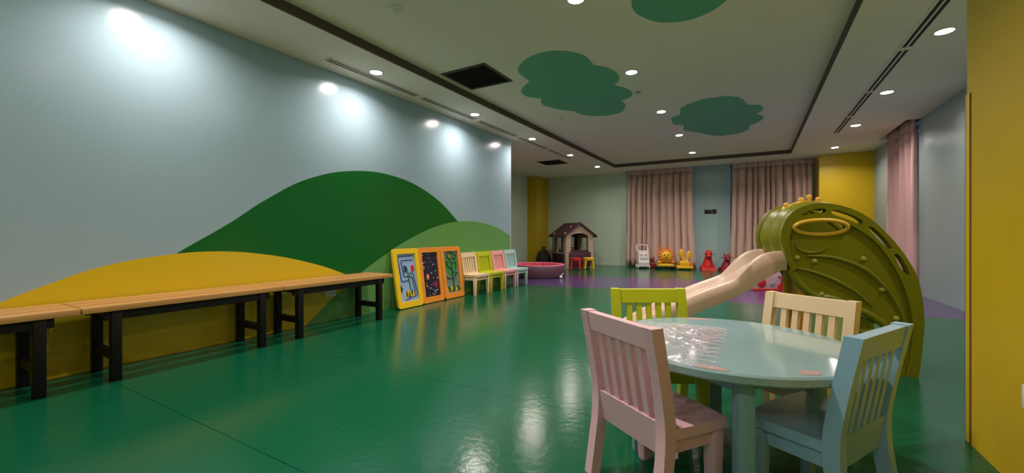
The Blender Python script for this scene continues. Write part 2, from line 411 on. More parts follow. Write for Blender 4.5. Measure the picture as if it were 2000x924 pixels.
# ------------------------------------------------------------------ downlights
def ring_mesh():
    return MB().lathe([(0.060, 0.004), (0.058, -0.006), (0.070, -0.008), (0.080, -0.004), (0.081, 0.004)], seg=28)
lens_m = ring_m = None
ordn = ['first', 'second', 'third', 'fourth', 'fifth', 'sixth', 'seventh', 'eighth']
def downlight(x, y, z, label, group, row):
    global lens_m, ring_m
    t = thing('downlight', label, 'light', (x, y, z), 0, group)
    if ring_m is None:
        ring_m = ring_mesh().build('trim_ring', 'trim', t)
        lens_m = MB().lathe([(0.060, -0.002), (0.048, -0.009), (0.024, -0.013), (0.0, -0.014)], seg=28).build('lens', 'lens', t)
    else:
        share(ring_m, 'trim_ring', t, (0, 0, 0)); share(lens_m, 'lens', t, (0, 0, 0))
    ld = bpy.data.lights.new('lamp', 'AREA'); ld.shape = 'DISK'; ld.size = 0.11; ld.energy = LAMP_W[row]; ld.color = LAMP_COL; ld.spread = math.radians(dict(left=160, tray=140, right=150, front=150)[row])
    lo = bpy.data.objects.new('lamp', ld); C.objects.link(lo); lo.parent = t; lo.location = (0, 0, -0.022)
for i, y in enumerate((-0.5, 1.25, 3.0, 4.76, 6.5, 8.25, 10.03)):
    lab = (('glowing round downlight in left soffit behind the viewpoint', 'glowing round downlight above the bench at the left picture edge')[i] if i < 2 else
           '%s glowing round downlight of the left soffit row, counting from the near end' % ordn[i - 2])
    downlight(-3.375, y, ZS, lab, 'downlights in the left soffit', 'left')
for i, y in enumerate((1.25, 2.913, 4.538, 6.221, 7.865, 9.711)):
    lab = ('glowing round downlight in the tray ceiling above the viewpoint' if i < 1 else
           '%s glowing round downlight of the middle tray ceiling row, counting from the near end' % ordn[i - 1])
    downlight(-1.145, y, ZT, lab, 'downlights in the raised tray', 'tray')
for i, y in enumerate((3.0, 4.75, 6.46, 8.2, 10.1)):
    lab = ('glowing round downlight in right soffit hidden by the near yellow wall' if i < 1 else
           '%s glowing round downlight of the right soffit row, counting from the near end' % ordn[i - 1])
    downlight(1.36, y, ZS, lab, 'downlights in the right soffit', 'right')

for x, w in ((-2.4, 'far'), (-1.0, 'middle'), (0.25, 'near')):  # added unseen fill lamps, brighten the chair backs facing the viewpoint
    downlight(x, -1.55, ZS, 'added unseen fill lamp in the soffit behind the viewpoint, %s one from the yellow wall' % w, 'added fill lamps in the soffit behind the viewpoint', 'front')

# ------------------------------------------------------------------ ceiling fittings
def grille(cx, cy, z, sx, sy, label):
    t = thing('air_grille', label, 'vent', (cx, cy, z), 0, 'square ceiling air grilles')
    f = MB()
    for a, b in (((-sx / 2, -sy / 2, -.010), (sx / 2, -sy / 2 + .03, .001)), ((-sx / 2, sy / 2 - .03, -.010), (sx / 2, sy / 2, .001)),
                 ((-sx / 2, -sy / 2 + .03, -.010), (-sx / 2 + .03, sy / 2 - .03, .001)), ((sx / 2 - .03, -sy / 2 + .03, -.010), (sx / 2, sy / 2 - .03, .001))): f.lohi(a, b)
    f.build('frame', 'grille', t, smooth=False)
    MB().lohi((-sx / 2 + .03, -sy / 2 + .03, -.002), (sx / 2 - .03, sy / 2 - .03, .001)).build('backing', 'dark', t, smooth=False)
    n = 12; first = None
    for i in range(n):
        y = -sy / 2 + .05 + (sy - .1) * i / (n - 1)
        if first is None:
            first = MB().box((0, 0, 0), (sx - .06, .022, .004), rot=Matrix.Rotation(.6, 4, 'X')).build('slat', 'grille', t, smooth=False, loc=(0, y, -.010))
        else: share(first, 'slat', t, (0, y, -.010))
grille(-2.673, 3.817, ZT, 0.575, 0.575, 'large dark square air grille on the raised ceiling beside the big green cloud')
grille(-4.08, 8.90, ZS, 0.56, 0.54, 'small dark square air grille on the low ceiling over the ball pit corner')

def slot(x, y0, y1, label, nslot, group):
    t = thing('slot_diffuser', label, 'vent', (x, (y0 + y1) / 2, ZS), 0, group)
    L = y1 - y0; w = .028; gap = .014
    W = nslot * w + (nslot + 1) * gap
    f = MB()
    for i in range(nslot + 1):
        xx = -W / 2 + i * (w + gap); f.lohi((xx, -L / 2, -.008), (xx + gap, L / 2, .001))
    for e in (-1, 1): f.lohi((-W / 2, e * L / 2 - .008, -.008), (W / 2, e * L / 2 + .008, .001))
    f.build('frame', 'ceil', t, smooth=False)
    for i in range(nslot):
        xx = -W / 2 + gap + i * (w + gap)
        MB().lohi((xx, -L / 2, -.0062), (xx + w, L / 2, .001)).build('slot', 'dark', t, smooth=False)
for i, (a, b) in enumerate(((2.53, 3.76), (3.84, 4.95), (5.06, 6.2), (6.3, 7.4), (7.5, 8.6))):
    slot(-3.52, a, b, '%s long slot vent of the left soffit, counting from the near end' % ordn[i], 2, 'slot vents in the left soffit')
for i, (a, b) in enumerate(((3.4, 4.98), (5.04, 6.30), (6.35, 7.5), (7.55, 8.64))):
    slot(1.18, a, b, '%s long slot vent of the right soffit, counting from the near end' % ordn[i], 2, 'slot vents in the right soffit')
def detector(x, y, z, r, m, label):
    t = thing('smoke_detector', label, 'detector', (x, y, z))
    MB().lathe([(r, .002), (r, -.012), (r * .8, -.018), (0, -.018)], seg=20).build('base', 'trim', t)
    MB().lathe([(r * .62, -.016), (r * .55, -.034), (r * .3, -.040), (0, -.040)], seg=20).build('sensor_head', m, t)
detector(-1.221, 5.144, ZT, .055, 'grey', 'small grey smoke detector on ceiling between the green clouds')
detector(-2.404, 2.327, ZT, .05, 'trim', 'pale round detector on ceiling near the left tray edge')
detector(-2.519, 5.817, ZT, .035, 'trim', 'tiny pale ceiling detector left of the big green cloud')

# ------------------------------------------------------------------ curtains
def curtain(loc, rz, width, H, n, label, m, seed, flare=0.04):
    rnd = random.Random(seed)
    t = thing('curtain', label, 'curtain', loc, rz, 'floor length curtains')
    ph = [0]; amps = []
    for i in range(n):
        ph.append(ph[-1] + rnd.uniform(.65, 1.35)); amps.append(rnd.uniform(.55, 1.0))
    tot = ph[-1]
    seg = 12
    def rows(zs, amp, fl):
        R = []
        for z in zs:
            k = 1 - z / H; row = []
            for i in range(n):
                for j in range(seg):
                    f = j / seg
                    x = (ph[i] + (ph[i + 1] - ph[i]) * f) / tot
                    # broad rounded fold front, narrow deep valley
                    s = abs(math.sin(PI * f)) ** .75
                    sway = .018 * math.sin(7 * z + i * 1.7) * k
                    xx = (x - .5) * width * (1 + fl * k * k * 2) + sway * (s if 0 < f < 1 else 0) + .03 * (f - .5) * 0
                    row.append((xx, -amp(z) * amps[i] * s + .02 * math.sin(i * 2.1 + z), z))
            row.append(((.5) * width * (1 + fl * k * k * 2), .02 * math.sin(n), z)); R.append(row)
        return R
    zs = [0.03 + (H - .17 - .03) * i / 14 for i in range(15)]
    b = MB().loft(rows(zs, lambda z: .15 if z < H - .4 else .15 - .08 * (z - H + .4) / .23, flare)).build('cloth', m, t, ang=80)
    h = MB().loft(rows([H - .185, H - .12, H - .05, H], lambda z: .05, flare)).build('pleated_heading', m, t, ang=80)
    h.location = (0, -.012, 0)
    for o in (b, h):
        md = o.modifiers.new('thickness', 'SOLIDIFY'); md.thickness = .005
    MB().lohi((-width / 2 - .03, -.01, H + .005), (width / 2 + .03, .03, H + .035)).build('rail', 'white', t, smooth=False)
curtain((-2.155, 11.44, 0), 0, 1.66, 2.66, 11, 'long beige curtain behind the white and orange walkers', 'curtain', 3)
curtain((0.355, 11.44, 0), 0, 1.62, 2.66, 12, 'long beige curtain beside the yellow wall, behind the green slide', 'curtain', 11)
curtain((2.045, 8.98, 0), PI / 2, 1.40, 2.66, 7, 'rose curtain hanging on the right wall', 'curtain2', 5, .01)

# ------------------------------------------------------------------ small wall fittings
t = thing('wall_panel', 'black rectangular control panel on the wall between the beige curtains', 'panel', (-.945, YB, 1.455))
MB().box((0, -.012, 0), (.27, .024, .105), bev=.004).build('housing', 'black', t)
MB().box((.04, -.026, -.035), (.03, .006, .012), bev=.001).build('button', 'white', t)
def socket(loc, rz, label, w=.13):
    t = thing('wall_socket', label, 'socket', loc, rz)
    MB().box((0, -.006, 0), (w, .012, .08), bev=.003).build('plate', 'white', t)
    for dx in ((-.03, .03) if w > .1 else (0,)):
        for q in ((0, .012), (-.01, -.008), (.01, -.008)):
            MB().box((dx + q[0], -.0125, q[1]), (.005, .003, .009)).build('pin_slot', 'black', t, smooth=False)
socket((XL, 2.735, .29), PI / 2, 'white double socket on the mural under the far bench')
socket((-5.77, 9.35, .36), PI / 2, 'white socket low on the sage alcove wall')
socket((.80, 2.05, .347), -PI / 2, 'white socket on the near yellow wall', .09)

# ------------------------------------------------------------------ benches
def bench(y0, y1, label):
    t = thing('bench', label, 'bench', (-3.545, (y0 + y1) / 2, 0), 0, 'wood topped benches along the mural')
    L = y1 - y0 - .006; first = None
    for i, (xa, xb) in enumerate(((.087, .205), (-.049, .054), (-.195, -.082))):
        MB().lohi((xa, -L / 2, .430), (xb, L / 2, .466), bev=.004).build('plank', 'wood', t)
    for x in (.165, -.155):
        MB().lohi((x - .018, -L / 2 + .10, .375), (x + .018, L / 2 - .10, .4295)).build('apron_rail', 'ebony', t, smooth=False)
    for ye in (-1, 1):
        y = ye * (L / 2 - .155)
        for x in (.165, -.155):
            MB().box((x, y, .2145), (.05, .05, .429), bev=.003).build('leg', 'ebony', t)
        MB().lohi((-.135, y - .018, .13), (.145, y + .018, .18)).build('stretcher', 'ebony', t, smooth=False)
        MB().lohi((-.135, y - .02, .385), (.145, y + .02, .4285)).build('crossbar', 'ebony', t, smooth=False)
bench(-0.36, 0.815, 'wooden bench cut off by the left picture edge')
bench(0.815, 2.005, 'middle wooden bench in front of the yellow painted hill')
bench(2.005, 3.20, 'wooden bench at the end of the row, next to the yellow framed board')

# ------------------------------------------------------------------ chairs
HW = .188
def post_profile():
    return [(-.190, 0), (-.148, 0), (-.118, .20), (-.112, .30), (-.128, .42), (-.165, .615), (-.210, .615), (-.172, .42), (-.156, .30), (-.160, .20)]
def make_chair(name, label, m, loc, rz, group):
    t = thing(name, label, 'chair', loc, rz, group)
    prof = cat_rom(post_profile()[1:6], 4) + cat_rom(post_profile()[6:], 4) + [post_profile()[0]]
    for sx in (-1, 1):
        a, b = sx * HW, sx * (HW - .040)
        MB().prism(prof, [], lambda y, z: (a, y, z), lambda y, z: (b, y, z)).build('back_leg', m, t, ang=30)
        fx = sx * (HW - .026)
        MB().box((fx, .076, .132), (.048, .048, .264), bev=.003, taper=.72).build('front_leg', m, t)
        MB().lohi((sx * (HW - .028) - .011, -.118, .218), (sx * (HW - .028) + .011, .054, .266)).build('side_apron', m, t, smooth=False)
    w = HW - .040
    def lean(z): return -.134 - (z - .30) * .172
    def slab(name, z0, z1, x0, x1, th):
        pts = [(lean(z) , z) for z in (z0, (z0 + z1) / 2, z1)]
        pr = [(y - th / 2, z) for y, z in pts] + [(y + th / 2, z) for y, z in reversed(pts)]
        return MB().prism(pr, [], lambda y, z: (x0, y, z), lambda y, z: (x1, y, z)).build(name, m, t, ang=30)
    slab('top_rail', .545, .612, -w, w, .034)
    slab('bottom_rail', .205, .316, -w, w, .034)
    for i in range(5):
        x = (i - 2) * .0500
        slab('slat', .316, .545, x - .0125, x + .0125, .022)
    MB().lohi((-.125, .066, .218), (.125, .088, .266)).build('front_apron', m, t, smooth=False)
    # seat with a gently bowed front edge
    fr = [(HW + .004) * k for k in (-1, -.66, -.33, 0, .33, .66, 1)]
    ol = [(-HW + .002, -.115)] + [(x, .108 + .014 * (1 - (x / HW) ** 2)) for x in fr] + [(HW - .002, -.115)]
    MB().prism(ol, [], lambda x, y: (x, y, .268), lambda x, y: (x, y, .300)).build('seat', m, t, ang=30)
    return t
D = math.radians
G1 = 'painted wooden chairs around the round table'
make_chair('child_chair', 'pink wooden chair at the round table, its slatted back towards the viewer', 'cpink', (-.291, 1.545, 0), D(-35.7), G1)
make_chair('child_chair', 'lime green wooden chair at the round table in front of the chute', 'clime', (-.382, 2.054, 0), D(-149.8), G1)
make_chair('child_chair', 'cream wooden chair at the round table in front of the green slide', 'ccream', (.119, 2.160, 0), D(147), G1)
make_chair('child_chair', 'blue wooden chair at the round table nearest the yellow wall', 'cblue', (.162, 1.7025, 0), D(61.2), G1)
G2 = 'painted wooden chairs lined up against the mural'
for y, m, lab in ((5.06, 'ccream', 'cream wooden chair in the wall row, next to the orange framed boards'), (5.465, 'clime', 'lime green wooden chair in the wall row between cream and pink ones'),
                  (5.875, 'cpink2', 'pink wooden chair in the wall row between lime and blue ones'), (6.28, 'cblue2', 'pale blue wooden chair at the far end of the wall row')):
    make_chair('child_chair', lab, m, (XL + .215, y, 0), D(-90), G2)

# ------------------------------------------------------------------ round table
t = thing('round_table', 'round pale blue table with pink rim marks between four small chairs', 'table', (-.09, 1.80, 0))
TR = .428
MB().lathe([(0, .458), (TR - .006, .458), (TR, .464), (TR, .484), (TR - .006, .490), (0, .490)], seg=72).build('tabletop', 'tblue', t)
for a in (-79, 25, 102, 187):
    r = .325; x, y = r * math.cos(D(a)), r * math.sin(D(a))
    MB().box((x, y, .2285), (.050, .050, .457), rot=D(25), bev=.003).build('leg', 'tleg', t)
for i, a in enumerate((-79, 25, 102, 187)):
    b = (25, 102, 187, 281)[i]; r = .30
    p, q = Vector((r * math.cos(D(a)), r * math.sin(D(a)), .425)), Vector((r * math.cos(D(b)), r * math.sin(D(b)), .425))
    d = q - p; MB().box((p + q) / 2, (d.length - .05, .02, .062), rot=math.atan2(d.y, d.x)).build('apron', 'tleg', t, smooth=False)
def rimmark(a, r0, w, h, sh=0):
    n = 12; pts = []
    for k in range(n):
        th = 2 * PI * k / n; pts.append((w * math.cos(th) * (1 + .15 * math.cos(3 * th)), h * math.sin(th) * (1 + .12 * math.sin(2 * th))))
    ca, sa = math.cos(D(a)), math.sin(D(a))
    f = lambda z: (lambda x, y: ((r0 + y) * ca - x * sa, (r0 + y) * sa + x * ca, z))
    MB().prism(pts, [], f(.4902), f(.4912)).build('pink_mark', 'tpink', t, smooth=False)
rimmark(-94, .400, .052, .020); rimmark(-53, .385, .032, .022); rimmark(112, .392, .062, .024); rimmark(-159, .073, .030, .026)
# crumpled clear film lying on the table
f = MB(); nx, ny = 60, 96; rnd = random.Random(4); V = {}
from mathutils import noise
for i in range(nx):
    for j in range(ny):
        x = -.36 + (.33 + .03 * math.sin(j * .7)) * i / (nx - 1); y = -.42 + (.60 + .03 * math.sin(i * .8)) * j / (ny - 1)
        rr = math.hypot(x, y); lim = TR - .004
        if rr > lim: x, y = x * lim / rr, y * lim / rr
        edge = min(i, nx - 1 - i, j, ny - 1 - j) / 8
        h = abs(noise.noise(Vector((x * 11 + y * 4, y * 9, 1.3)))) * .014 * min(1, edge) + abs(noise.noise(Vector((x * 40, y * 36, 5)))) * .004 * min(1, edge)
        V[i, j] = f.bm.verts.new((x + .01 * noise.noise(Vector((x * 9, y * 9, 9))), y, .4925 + h))
for i in range(nx - 1):
    for j in range(ny - 1): f.bm.faces.new((V[i, j], V[i + 1, j], V[i + 1, j + 1], V[i, j + 1]))
o = f.build('plastic_film', 'film', None, ang=80); o.location = (-.09, 1.80, 0)
tag(o, 'crumpled clear plastic film lying on the round table beside the pink chair', 'film')

# ------------------------------------------------------------------ slide
fw = Vector((-math.sin(YAW), math.cos(YAW))); rt = Vector((math.cos(YAW), math.sin(YAW)))
sd = Vector((.96, -.28)).normalized()
sp = rt * 2.50 + fw * 2.62
sdir = rt * sd.x + fw * sd.y
S = thing('play_slide', 'big green plastic play slide with beige chute, yellow ring and crown', 'slide', (sp.x, sp.y, 0), math.atan2(sdir.y, sdir.x))
SW = .47
outer = [(-.64, .65), (-.68, .75), (-.71, .86), (-.70, .94), (-.67, 1.01), (-.62, 1.06), (-.55, 1.09), (-.48, 1.10), (-.40, 1.09), (-.30, 1.055), (-.21, .995), (-.13, .91), (-.06, .815), (0, .71), (.04, .61), (.062, .47), (.07, .34), (.062, .21), (.05, .08), (.04, 0)]
inner = [(-.02, 0), (0, .10), (.012, .21), (.012, .34), (-.005, .46), (-.045, .60), (-.09, .70), (-.14, .79), (-.20, .865), (-.28, .93), (-.36, .977), (-.44, 1.003), (-.52, 1.003), (-.585, .985), (-.635, .94), (-.66, .87), (-.65, .76), (-.61, .67)]
lower = [(-.64, .65), (-.60, .57), (-.54, .51), (-.49, .48), (-.40, .47), (-.28, .41), (-.21, .38), (-.13, .32), (-.09, .26), (-.06, .17), (-.03, 0)]
slots = [[(-.59, 1.022), (-.54, 1.052), (-.48, 1.064), (-.45, 1.055), (-.46, 1.036), (-.51, 1.030)],
         [(-.42, 1.045), (-.40, 1.052), (-.31, 1.02), (-.255, .985), (-.25, .962), (-.265, .958), (-.34, .995), (-.41, 1.025)],
         [(-.22, .937), (-.20, .942), (-.14, .88), (-.10, .82), (-.09, .80), (-.11, .80), (-.17, .86), (-.21, .915)],
         [(-.085, .765), (-.065, .77), (-.03, .715), (-.008, .66), (-.008, .64), (-.028, .65), (-.06, .70), (-.078, .745)]]
sm_out = cat_rom(outer, 4); sm_in = cat_rom(inner, 4); sm_low = cat_rom(lower, 4)
sm_slots = [cat_rom(s, 3, True) for s in slots]
ringc, ringr = (-.48, .94), (.150, .048)
ell = lambda k, n=32: [(ringc[0] + ringr[0] * k * math.cos(2 * PI * i / n), ringc[1] + ringr[1] * k * math.sin(2 * PI * i / n)) for i in range(n)]
core = sm_low + [(x, z) for x, z in sm_in if True][:-1]
far_low = cat_rom([(-.585, .68), (-.54, .60), (-.49, .54), (-.44, .50), (-.36, .46), (-.28, .41), (-.21, .38), (-.13, .32), (-.09, .26), (-.06, .17), (-.03, 0)], 4)
k0 = next(i for i, p in enumerate(sm_out) if p[0] > -.37)
far_edge = sm_out[2:k0] + cat_rom([(-.36, 1.075), (-.30, 1.03), (-.22, .975), (-.15, .90), (-.10, .80), (-.06, .69), (-.03, .58), (0, .44), (.012, .34), (.012, .21), (0, .10), (-.02, 0)], 4)
for side in (0, 1):
    yo = 0 if side == 0 else SW
    sg = -1 if side == 0 else 1
    low = sm_low if side == 0 else far_low
    if side == 0:
        band = MB().prism(sm_out + sm_in, sm_slots, lambda x, z: (x, yo + sg * .030, z), lambda x, z: (x, yo - sg * .030, z)).build('side_band', 'sgreen', S, ang=40)
        bv = band.modifiers.new('soft_edge', 'BEVEL'); bv.width = .010; bv.segments = 3; bv.limit_method = 'ANGLE'; bv.angle_limit = D(60)
        pn = MB().prism(core, [ell(.93)], lambda x, z: (x, yo + sg * .010, z), lambda x, z: (x, yo - sg * .016, z)).build('side_panel', 'sgreen', S, ang=40)
    else:
        pn = MB().prism(far_low + far_edge[::-1], [], lambda x, z: (x, yo + sg * .010, z), lambda x, z: (x, yo - sg * .016, z)).build('side_panel', 'sgreen', S, ang=40)
        MB().tube([(x, yo, z) for x, z in far_edge], .026, 10).build('side_band', 'sgreen', S)
    MB().tube([(x, yo, z) for x, z in low], .024, 10).build('lower_lip', 'sgreen', pn)
    yf = yo + sg * .012
    rA = cat_rom([(-.55, .752), (-.40, .74), (-.26, .685), (-.17, .61), (-.09, .50), (-.03, .36), (-.015, .2)], 5)
    MB().tube([(x, yf, z) for x, z in rA], lambda q: .016 * (.35 + .65 * math.sin(PI * min(1, q + .08))), 8).build('relief_ridge', 'sgreen', pn)
    rB = cat_rom([(-.63, .67), (-.52, .645), (-.40, .595), (-.28, .52), (-.19, .43)], 5)
    MB().tube([(x, yf, z) for x, z in rB], lambda q: .014 * (.4 + .6 * math.sin(PI * q)), 8).build('relief_ridge', 'sgreen', pn)
    rC = cat_rom([(-.60, .86), (-.615, .82), (-.585, .785), (-.53, .772), (-.47, .785), (-.44, .81)], 5)
    MB().tube([(x, yf, z) for x, z in rC], lambda q: .010 * (.4 + .6 * math.sin(PI * q)), 8).build('relief_ridge', 'sgreen', pn)
    for bx, bz in ((-.61, .735), (-.51, .715), (-.24, .735), (-.14, .54), (-.47, .497), (-.065, .36)):
        MB().lathe([(0, .014), (.010, .013), (.016, .008), (.018, -.002)], (bx, yo + sg * .010, bz), 14, Matrix.Rotation(sg * -PI / 2, 4, 'X')).build('bolt', 'sbolt', pn)
# ring standing proud of the near panel
rp = [(ringc[0] + ringr[0] * math.cos(2 * PI * i / 48), -.026 - .018 * -math.sin(2 * PI * i / 48) * -1, ringc[1] + ringr[1] * math.sin(2 * PI * i / 48)) for i in range(48)]
MB().tube(rp, .0135, 12, closed=True).build('ring', 'syel', S)
# ribbed hood joining the two side panels over the top of the chute
hd = [p for p in sm_out if p[0] < -.36 and p[1] > .74][:]
rows = []
NV = 25
for k in range(NV):
    v = k / (NV - 1); y = .03 + (SW - .06) * v
    bul = .030 * abs(math.sin(2 * PI * v)) ** .7
    row = []
    for i, (x, z) in enumerate(hd):
        a = hd[max(0, i - 1)]; b = hd[min(len(hd) - 1, i + 1)]
        nx_, nz_ = -(b[1] - a[1]), (b[0] - a[0]); L = math.hypot(nx_, nz_) or 1
        row.append((x + nx_ / L * (bul - .008), y, z + nz_ / L * (bul - .008)))
    rows.append(row)
hood = MB().loft(rows).build('hood', 'sgreen', S, ang=50)
md = hood.modifiers.new('thickness', 'SOLIDIFY'); md.thickness = .02; md.offset = -1
# crown across the hood
cr = MB()
arc = [(-.62, 1.055), (-.58, 1.085), (-.53, 1.105), (-.48, 1.112), (-.43, 1.108), (-.38, 1.095)]
crp = cat_rom(arc, 4)
top = [(x, z + .022 + .014 * abs(math.sin(PI * i / (len(crp) - 1) * 3))) for i, (x, z) in enumerate(crp)]
cr.prism(crp + top[::-1], [], lambda x, z: (x, .15, z - .012), lambda x, z: (x, .32, z - .012))
crown = cr.build('crown', 'syel', S, ang=40)
for x, z, y in ((-.505, 1.132, .235), (-.455, 1.150, .235), (-.60, 1.095, .235), (-.40, 1.132, .235)):
    MB().tube([(x, y, z - .035), (x, y, z)], .009, 8).ball((x, y, z + .012), .017).build('knob', 'syel', crown)
# chute
ct = [(-.66, .775), (-.69, .78), (-.77, .77), (-.83, .74), (-.89, .69), (-.94, .63), (-.99, .575), (-1.06, .54), (-1.17, .495), (-1.29, .44), (-1.40, .385), (-1.51, .315), (-1.60, .27), (-1.70, .205), (-1.80, .15), (-1.90, .125), (-2.0, .12)]
cb = [(-.66, .65), (-.69, .65), (-.77, .60), (-.83, .56), (-.90, .50), (-.96, .465), (-1.06, .41), (-1.17, .36), (-1.28, .30), (-1.40, .24), (-1.52, .17), (-1.62, .11), (-1.70, .06), (-1.80, .02), (-1.90, .003), (-2.0, .003)]
def ip(P, x):
    for a, b in zip(P, P[1:]):
        if a[0] >= x >= b[0]: return a[1] + (b[1] - a[1]) * (a[0] - x) / (a[0] - b[0])
    return P[-1][1]
ctp = cat_rom(ct, 4); cbp = cat_rom(cb, 4)
rings = []
y0, y1 = .02, SW - .02
for i in range(66):
    x = -.665 - 1.325 * i / 65
    zt, zb = ip(ctp, x), ip(cbp, x); h = zt - zb
    bed = zb + max(.03, h * .42)
    wv = .018 * math.sin((x + .8) * 10)          # rolling rim
    sec = [(y0 - .012, zb), (y0 - .022, zb + h * .5), (y0 - .015, zt - .015), (y0 + .002, zt), (y0 + .022, zt), (y0 + .040, zt - .018), (y0 + .055, bed + .03), (y0 + .085, bed)]
    sec = sec + [(SW - y, z) for y, z in reversed(sec)]
    rings.append([(x, y, z) for y, z in sec])
MB().loft(rings, closed=True).build('chute', 'sbeige', S, ang=50)
# steps and platform between the panels
for x0, x1, z in ((-.10, .02, .20), (-.22, -.07, .355), (-.34, -.18, .50)):
    MB().lohi((x0, .02, z - .04), (x1, SW - .02, z), bev=.008).build('step', 'sgreen', S)
MB().lohi((-.655, .02, .655), (-.30, SW - .02, .69), bev=.008).build('platform', 'sgreen', S)
MB().tube([(.02, .02, .10), (.02, SW - .02, .10)], .02, 10).build('cross_bar', 'sgreen', S)

sp_ = MB().lohi((-.55, .05, .002), (-.525, SW - .05, .655)).build('support_panel', 'syel', S, smooth=False)
for i in range(4):
    y = .09 + i * .095
    MB().tube([(-.55, y, .01), (-.55, y, .65)], .026, 8).build('panel_rib', 'yel' if i % 2 else 'ora2', sp_)

# ------------------------------------------------------------------ activity boards
def board(yc, w, label, fm, pm, deco, x0=-3.60, tilt=.155, H=.715):
    t = thing('activity_board', label, 'board', (x0, yc, 0.004), 0, 'framed activity boards leaning on the mural')
    # local frame of the board: u to the right (+Y), v up along the lean, n out of the face
    t.rotation_euler = (PI / 2 - tilt, 0, PI / 2); t.rotation_mode = 'XYZ'
    def rr(hw, v0, v1, r):
        pts = []
        for cx, cy, a0 in ((hw - r, v1 - r, 0), (-hw + r, v1 - r, 90), (-hw + r, v0 + r, 180), (hw - r, v0 + r, 270)):
            for k in range(5): a = D(a0 + 22.5 * k); pts.append((cx + r * math.cos(a), cy + r * math.sin(a)))
        return pts
    fo = rr(w / 2, 0, H, .035); fi = rr(w / 2 - .062, .075, H - .065, .008)
    fr = MB().prism(fo, [fi], lambda u, v: (u, v, .022), lambda u, v: (u, v, -.014)).build('frame', fm, t, ang=30)
    bv = fr.modifiers.new('soft_edge', 'BEVEL'); bv.width = .006; bv.segments = 2; bv.limit_method = 'ANGLE'; bv.angle_limit = D(50)
    MB().lohi((-w / 2 + .055, .068, -.010), (w / 2 - .055, H - .058, .004)).build('picture', pm, t, smooth=False)
    deco(t, w / 2 - .062, .075, H - .065)
def disc(t, name, m, u, v, ru, rv, z=.0045, n=14, lobes=0, la=.2):
    p = [(u + ru * math.cos(2 * PI * k / n) * (1 + la * math.cos(lobes * 2 * PI * k / n) if lobes else 1), v + rv * math.sin(2 * PI * k / n) * (1 + la * math.cos(lobes * 2 * PI * k / n) if lobes else 1)) for k in range(n)]
    return MB().prism(p, [], lambda a, b: (a, b, z + .002), lambda a, b: (a, b, z - .002)).build(name, m, t, smooth=False)
def line(t, name, m, P, r, sm=True):
    P = cat_rom(P, 4) if sm else P
    return MB().tube([(a, b, .006) for a, b in P], r, 6).build(name, m, t)
def rc(P, r=.018):
    out = [P[0]]
    for a, b, c in zip(P, P[1:], P[2:]):
        a, b, c = Vector(a), Vector(b), Vector(c)
        out += [tuple(b + (a - b).normalized() * r), tuple(b + ((a - b).normalized() + (c - b).normalized()) * r * .3), tuple(b + (c - b).normalized() * r)]
    return out + [P[-1]]
def deco_maze(t, hw, v0, v1):
    h = v1 - v0; U = lambda a: -hw + 2 * hw * a; Vv = lambda b: v0 + h * b
    for P in ([(.92, .96), (.06, .96), (.14, .42), (.55, .44), (.55, .52)], [(.88, .87), (.22, .87), (.30, .52), (.62, .52), (.62, .60), (.82, .58), (.96, .10), (.25, .035)], [(.55, .52), (.75, .50), (.82, .2), (.80, .1)]):
        line(t, 'track', 'track', rc([(U(a), Vv(b)) for a, b in P]), .0065, False)
    line(t, 'stem', 'leaf', [(U(.50), Vv(.68)), (U(.56), Vv(.45)), (U(.60), Vv(.24))], .011)
    disc(t, 'cloud_mark', 'track', U(.42), Vv(.68), .032, .045, lobes=3); disc(t, 'flower', 'red', U(.82), Vv(.68), .032, .045, lobes=5)
    disc(t, 'dark_flower', 'dleaf', U(.08), Vv(.27), .022, .04, lobes=4)
    for i in range(7): disc(t, 'grass_tuft', 'dleaf' if i % 2 else 'yel', U(.30 + .07 * i), Vv(.13 + .02 * (i % 3)), .016, .035, .0045 + .0006 * i)
def deco_space(t, hw, v0, v1):
    rnd = random.Random(9); h = v1 - v0
    for i in range(46):
        disc(t, 'spot', rnd.choice(['white', 'bsky', 'ora', 'grey', 'blush', 'leaf']), rnd.uniform(-hw + .015, hw - .015), rnd.uniform(v0 + .015, v1 - .015), rnd.uniform(.004, .010), rnd.uniform(.005, .014), n=8)
    disc(t, 'planet', 'ora', -hw + .09, v0 + h * .45, .026, .040, .006); disc(t, 'planet_core', 'blush', -hw + .085, v0 + h * .45, .012, .02, .0085)
    disc(t, 'red_planet', 'dred', hw - .07, v0 + h * .26, .035, .045, .006, lobes=6)
def deco_tree(t, hw, v0, v1):
    h = v1 - v0; U = lambda a: hw * a; Vv = lambda b: v0 + h * b
    disc(t, 'crown_patch', 'leaf', U(0), Vv(.70), hw * .90, h * .31, lobes=4, la=.08)
    line(t, 'trunk', 'dleaf', [(U(.05), Vv(.10)), (U(.08), Vv(.3)), (U(.02), Vv(.6)), (U(.0), Vv(.78))], .010)
    for P in ([(.02, .55), (-.30, .60), (-.62, .68), (-.66, .76), (-.35, .74)], [(.05, .5), (.40, .50), (.62, .62), (.55, .74), (.25, .70)], [(0, .78), (-.35, .84), (-.5, .92), (-.1, .985), (.3, .93), (.2, .84)],
              [(.3, .84), (.6, .80), (.8, .86), (.62, .92), (.75, .97)], [(-.05, .35), (-.45, .34), (-.75, .38)], [(.1, .3), (.45, .36), (.5, .46), (.78, .45)]):
        line(t, 'branch', 'dleaf', [(U(a), Vv(b)) for a, b in P], .010)
    for i in range(9): disc(t, 'meadow_tuft', ('yel', 'dleaf', 'leaf')[i % 3], U(-.85 + .21 * i), Vv(.07 + .03 * (i % 2)), .018, .034, .0045 + .0006 * i)
    disc(t, 'fruit', 'ora', U(-.28), Vv(.88), .018, .024, .008)
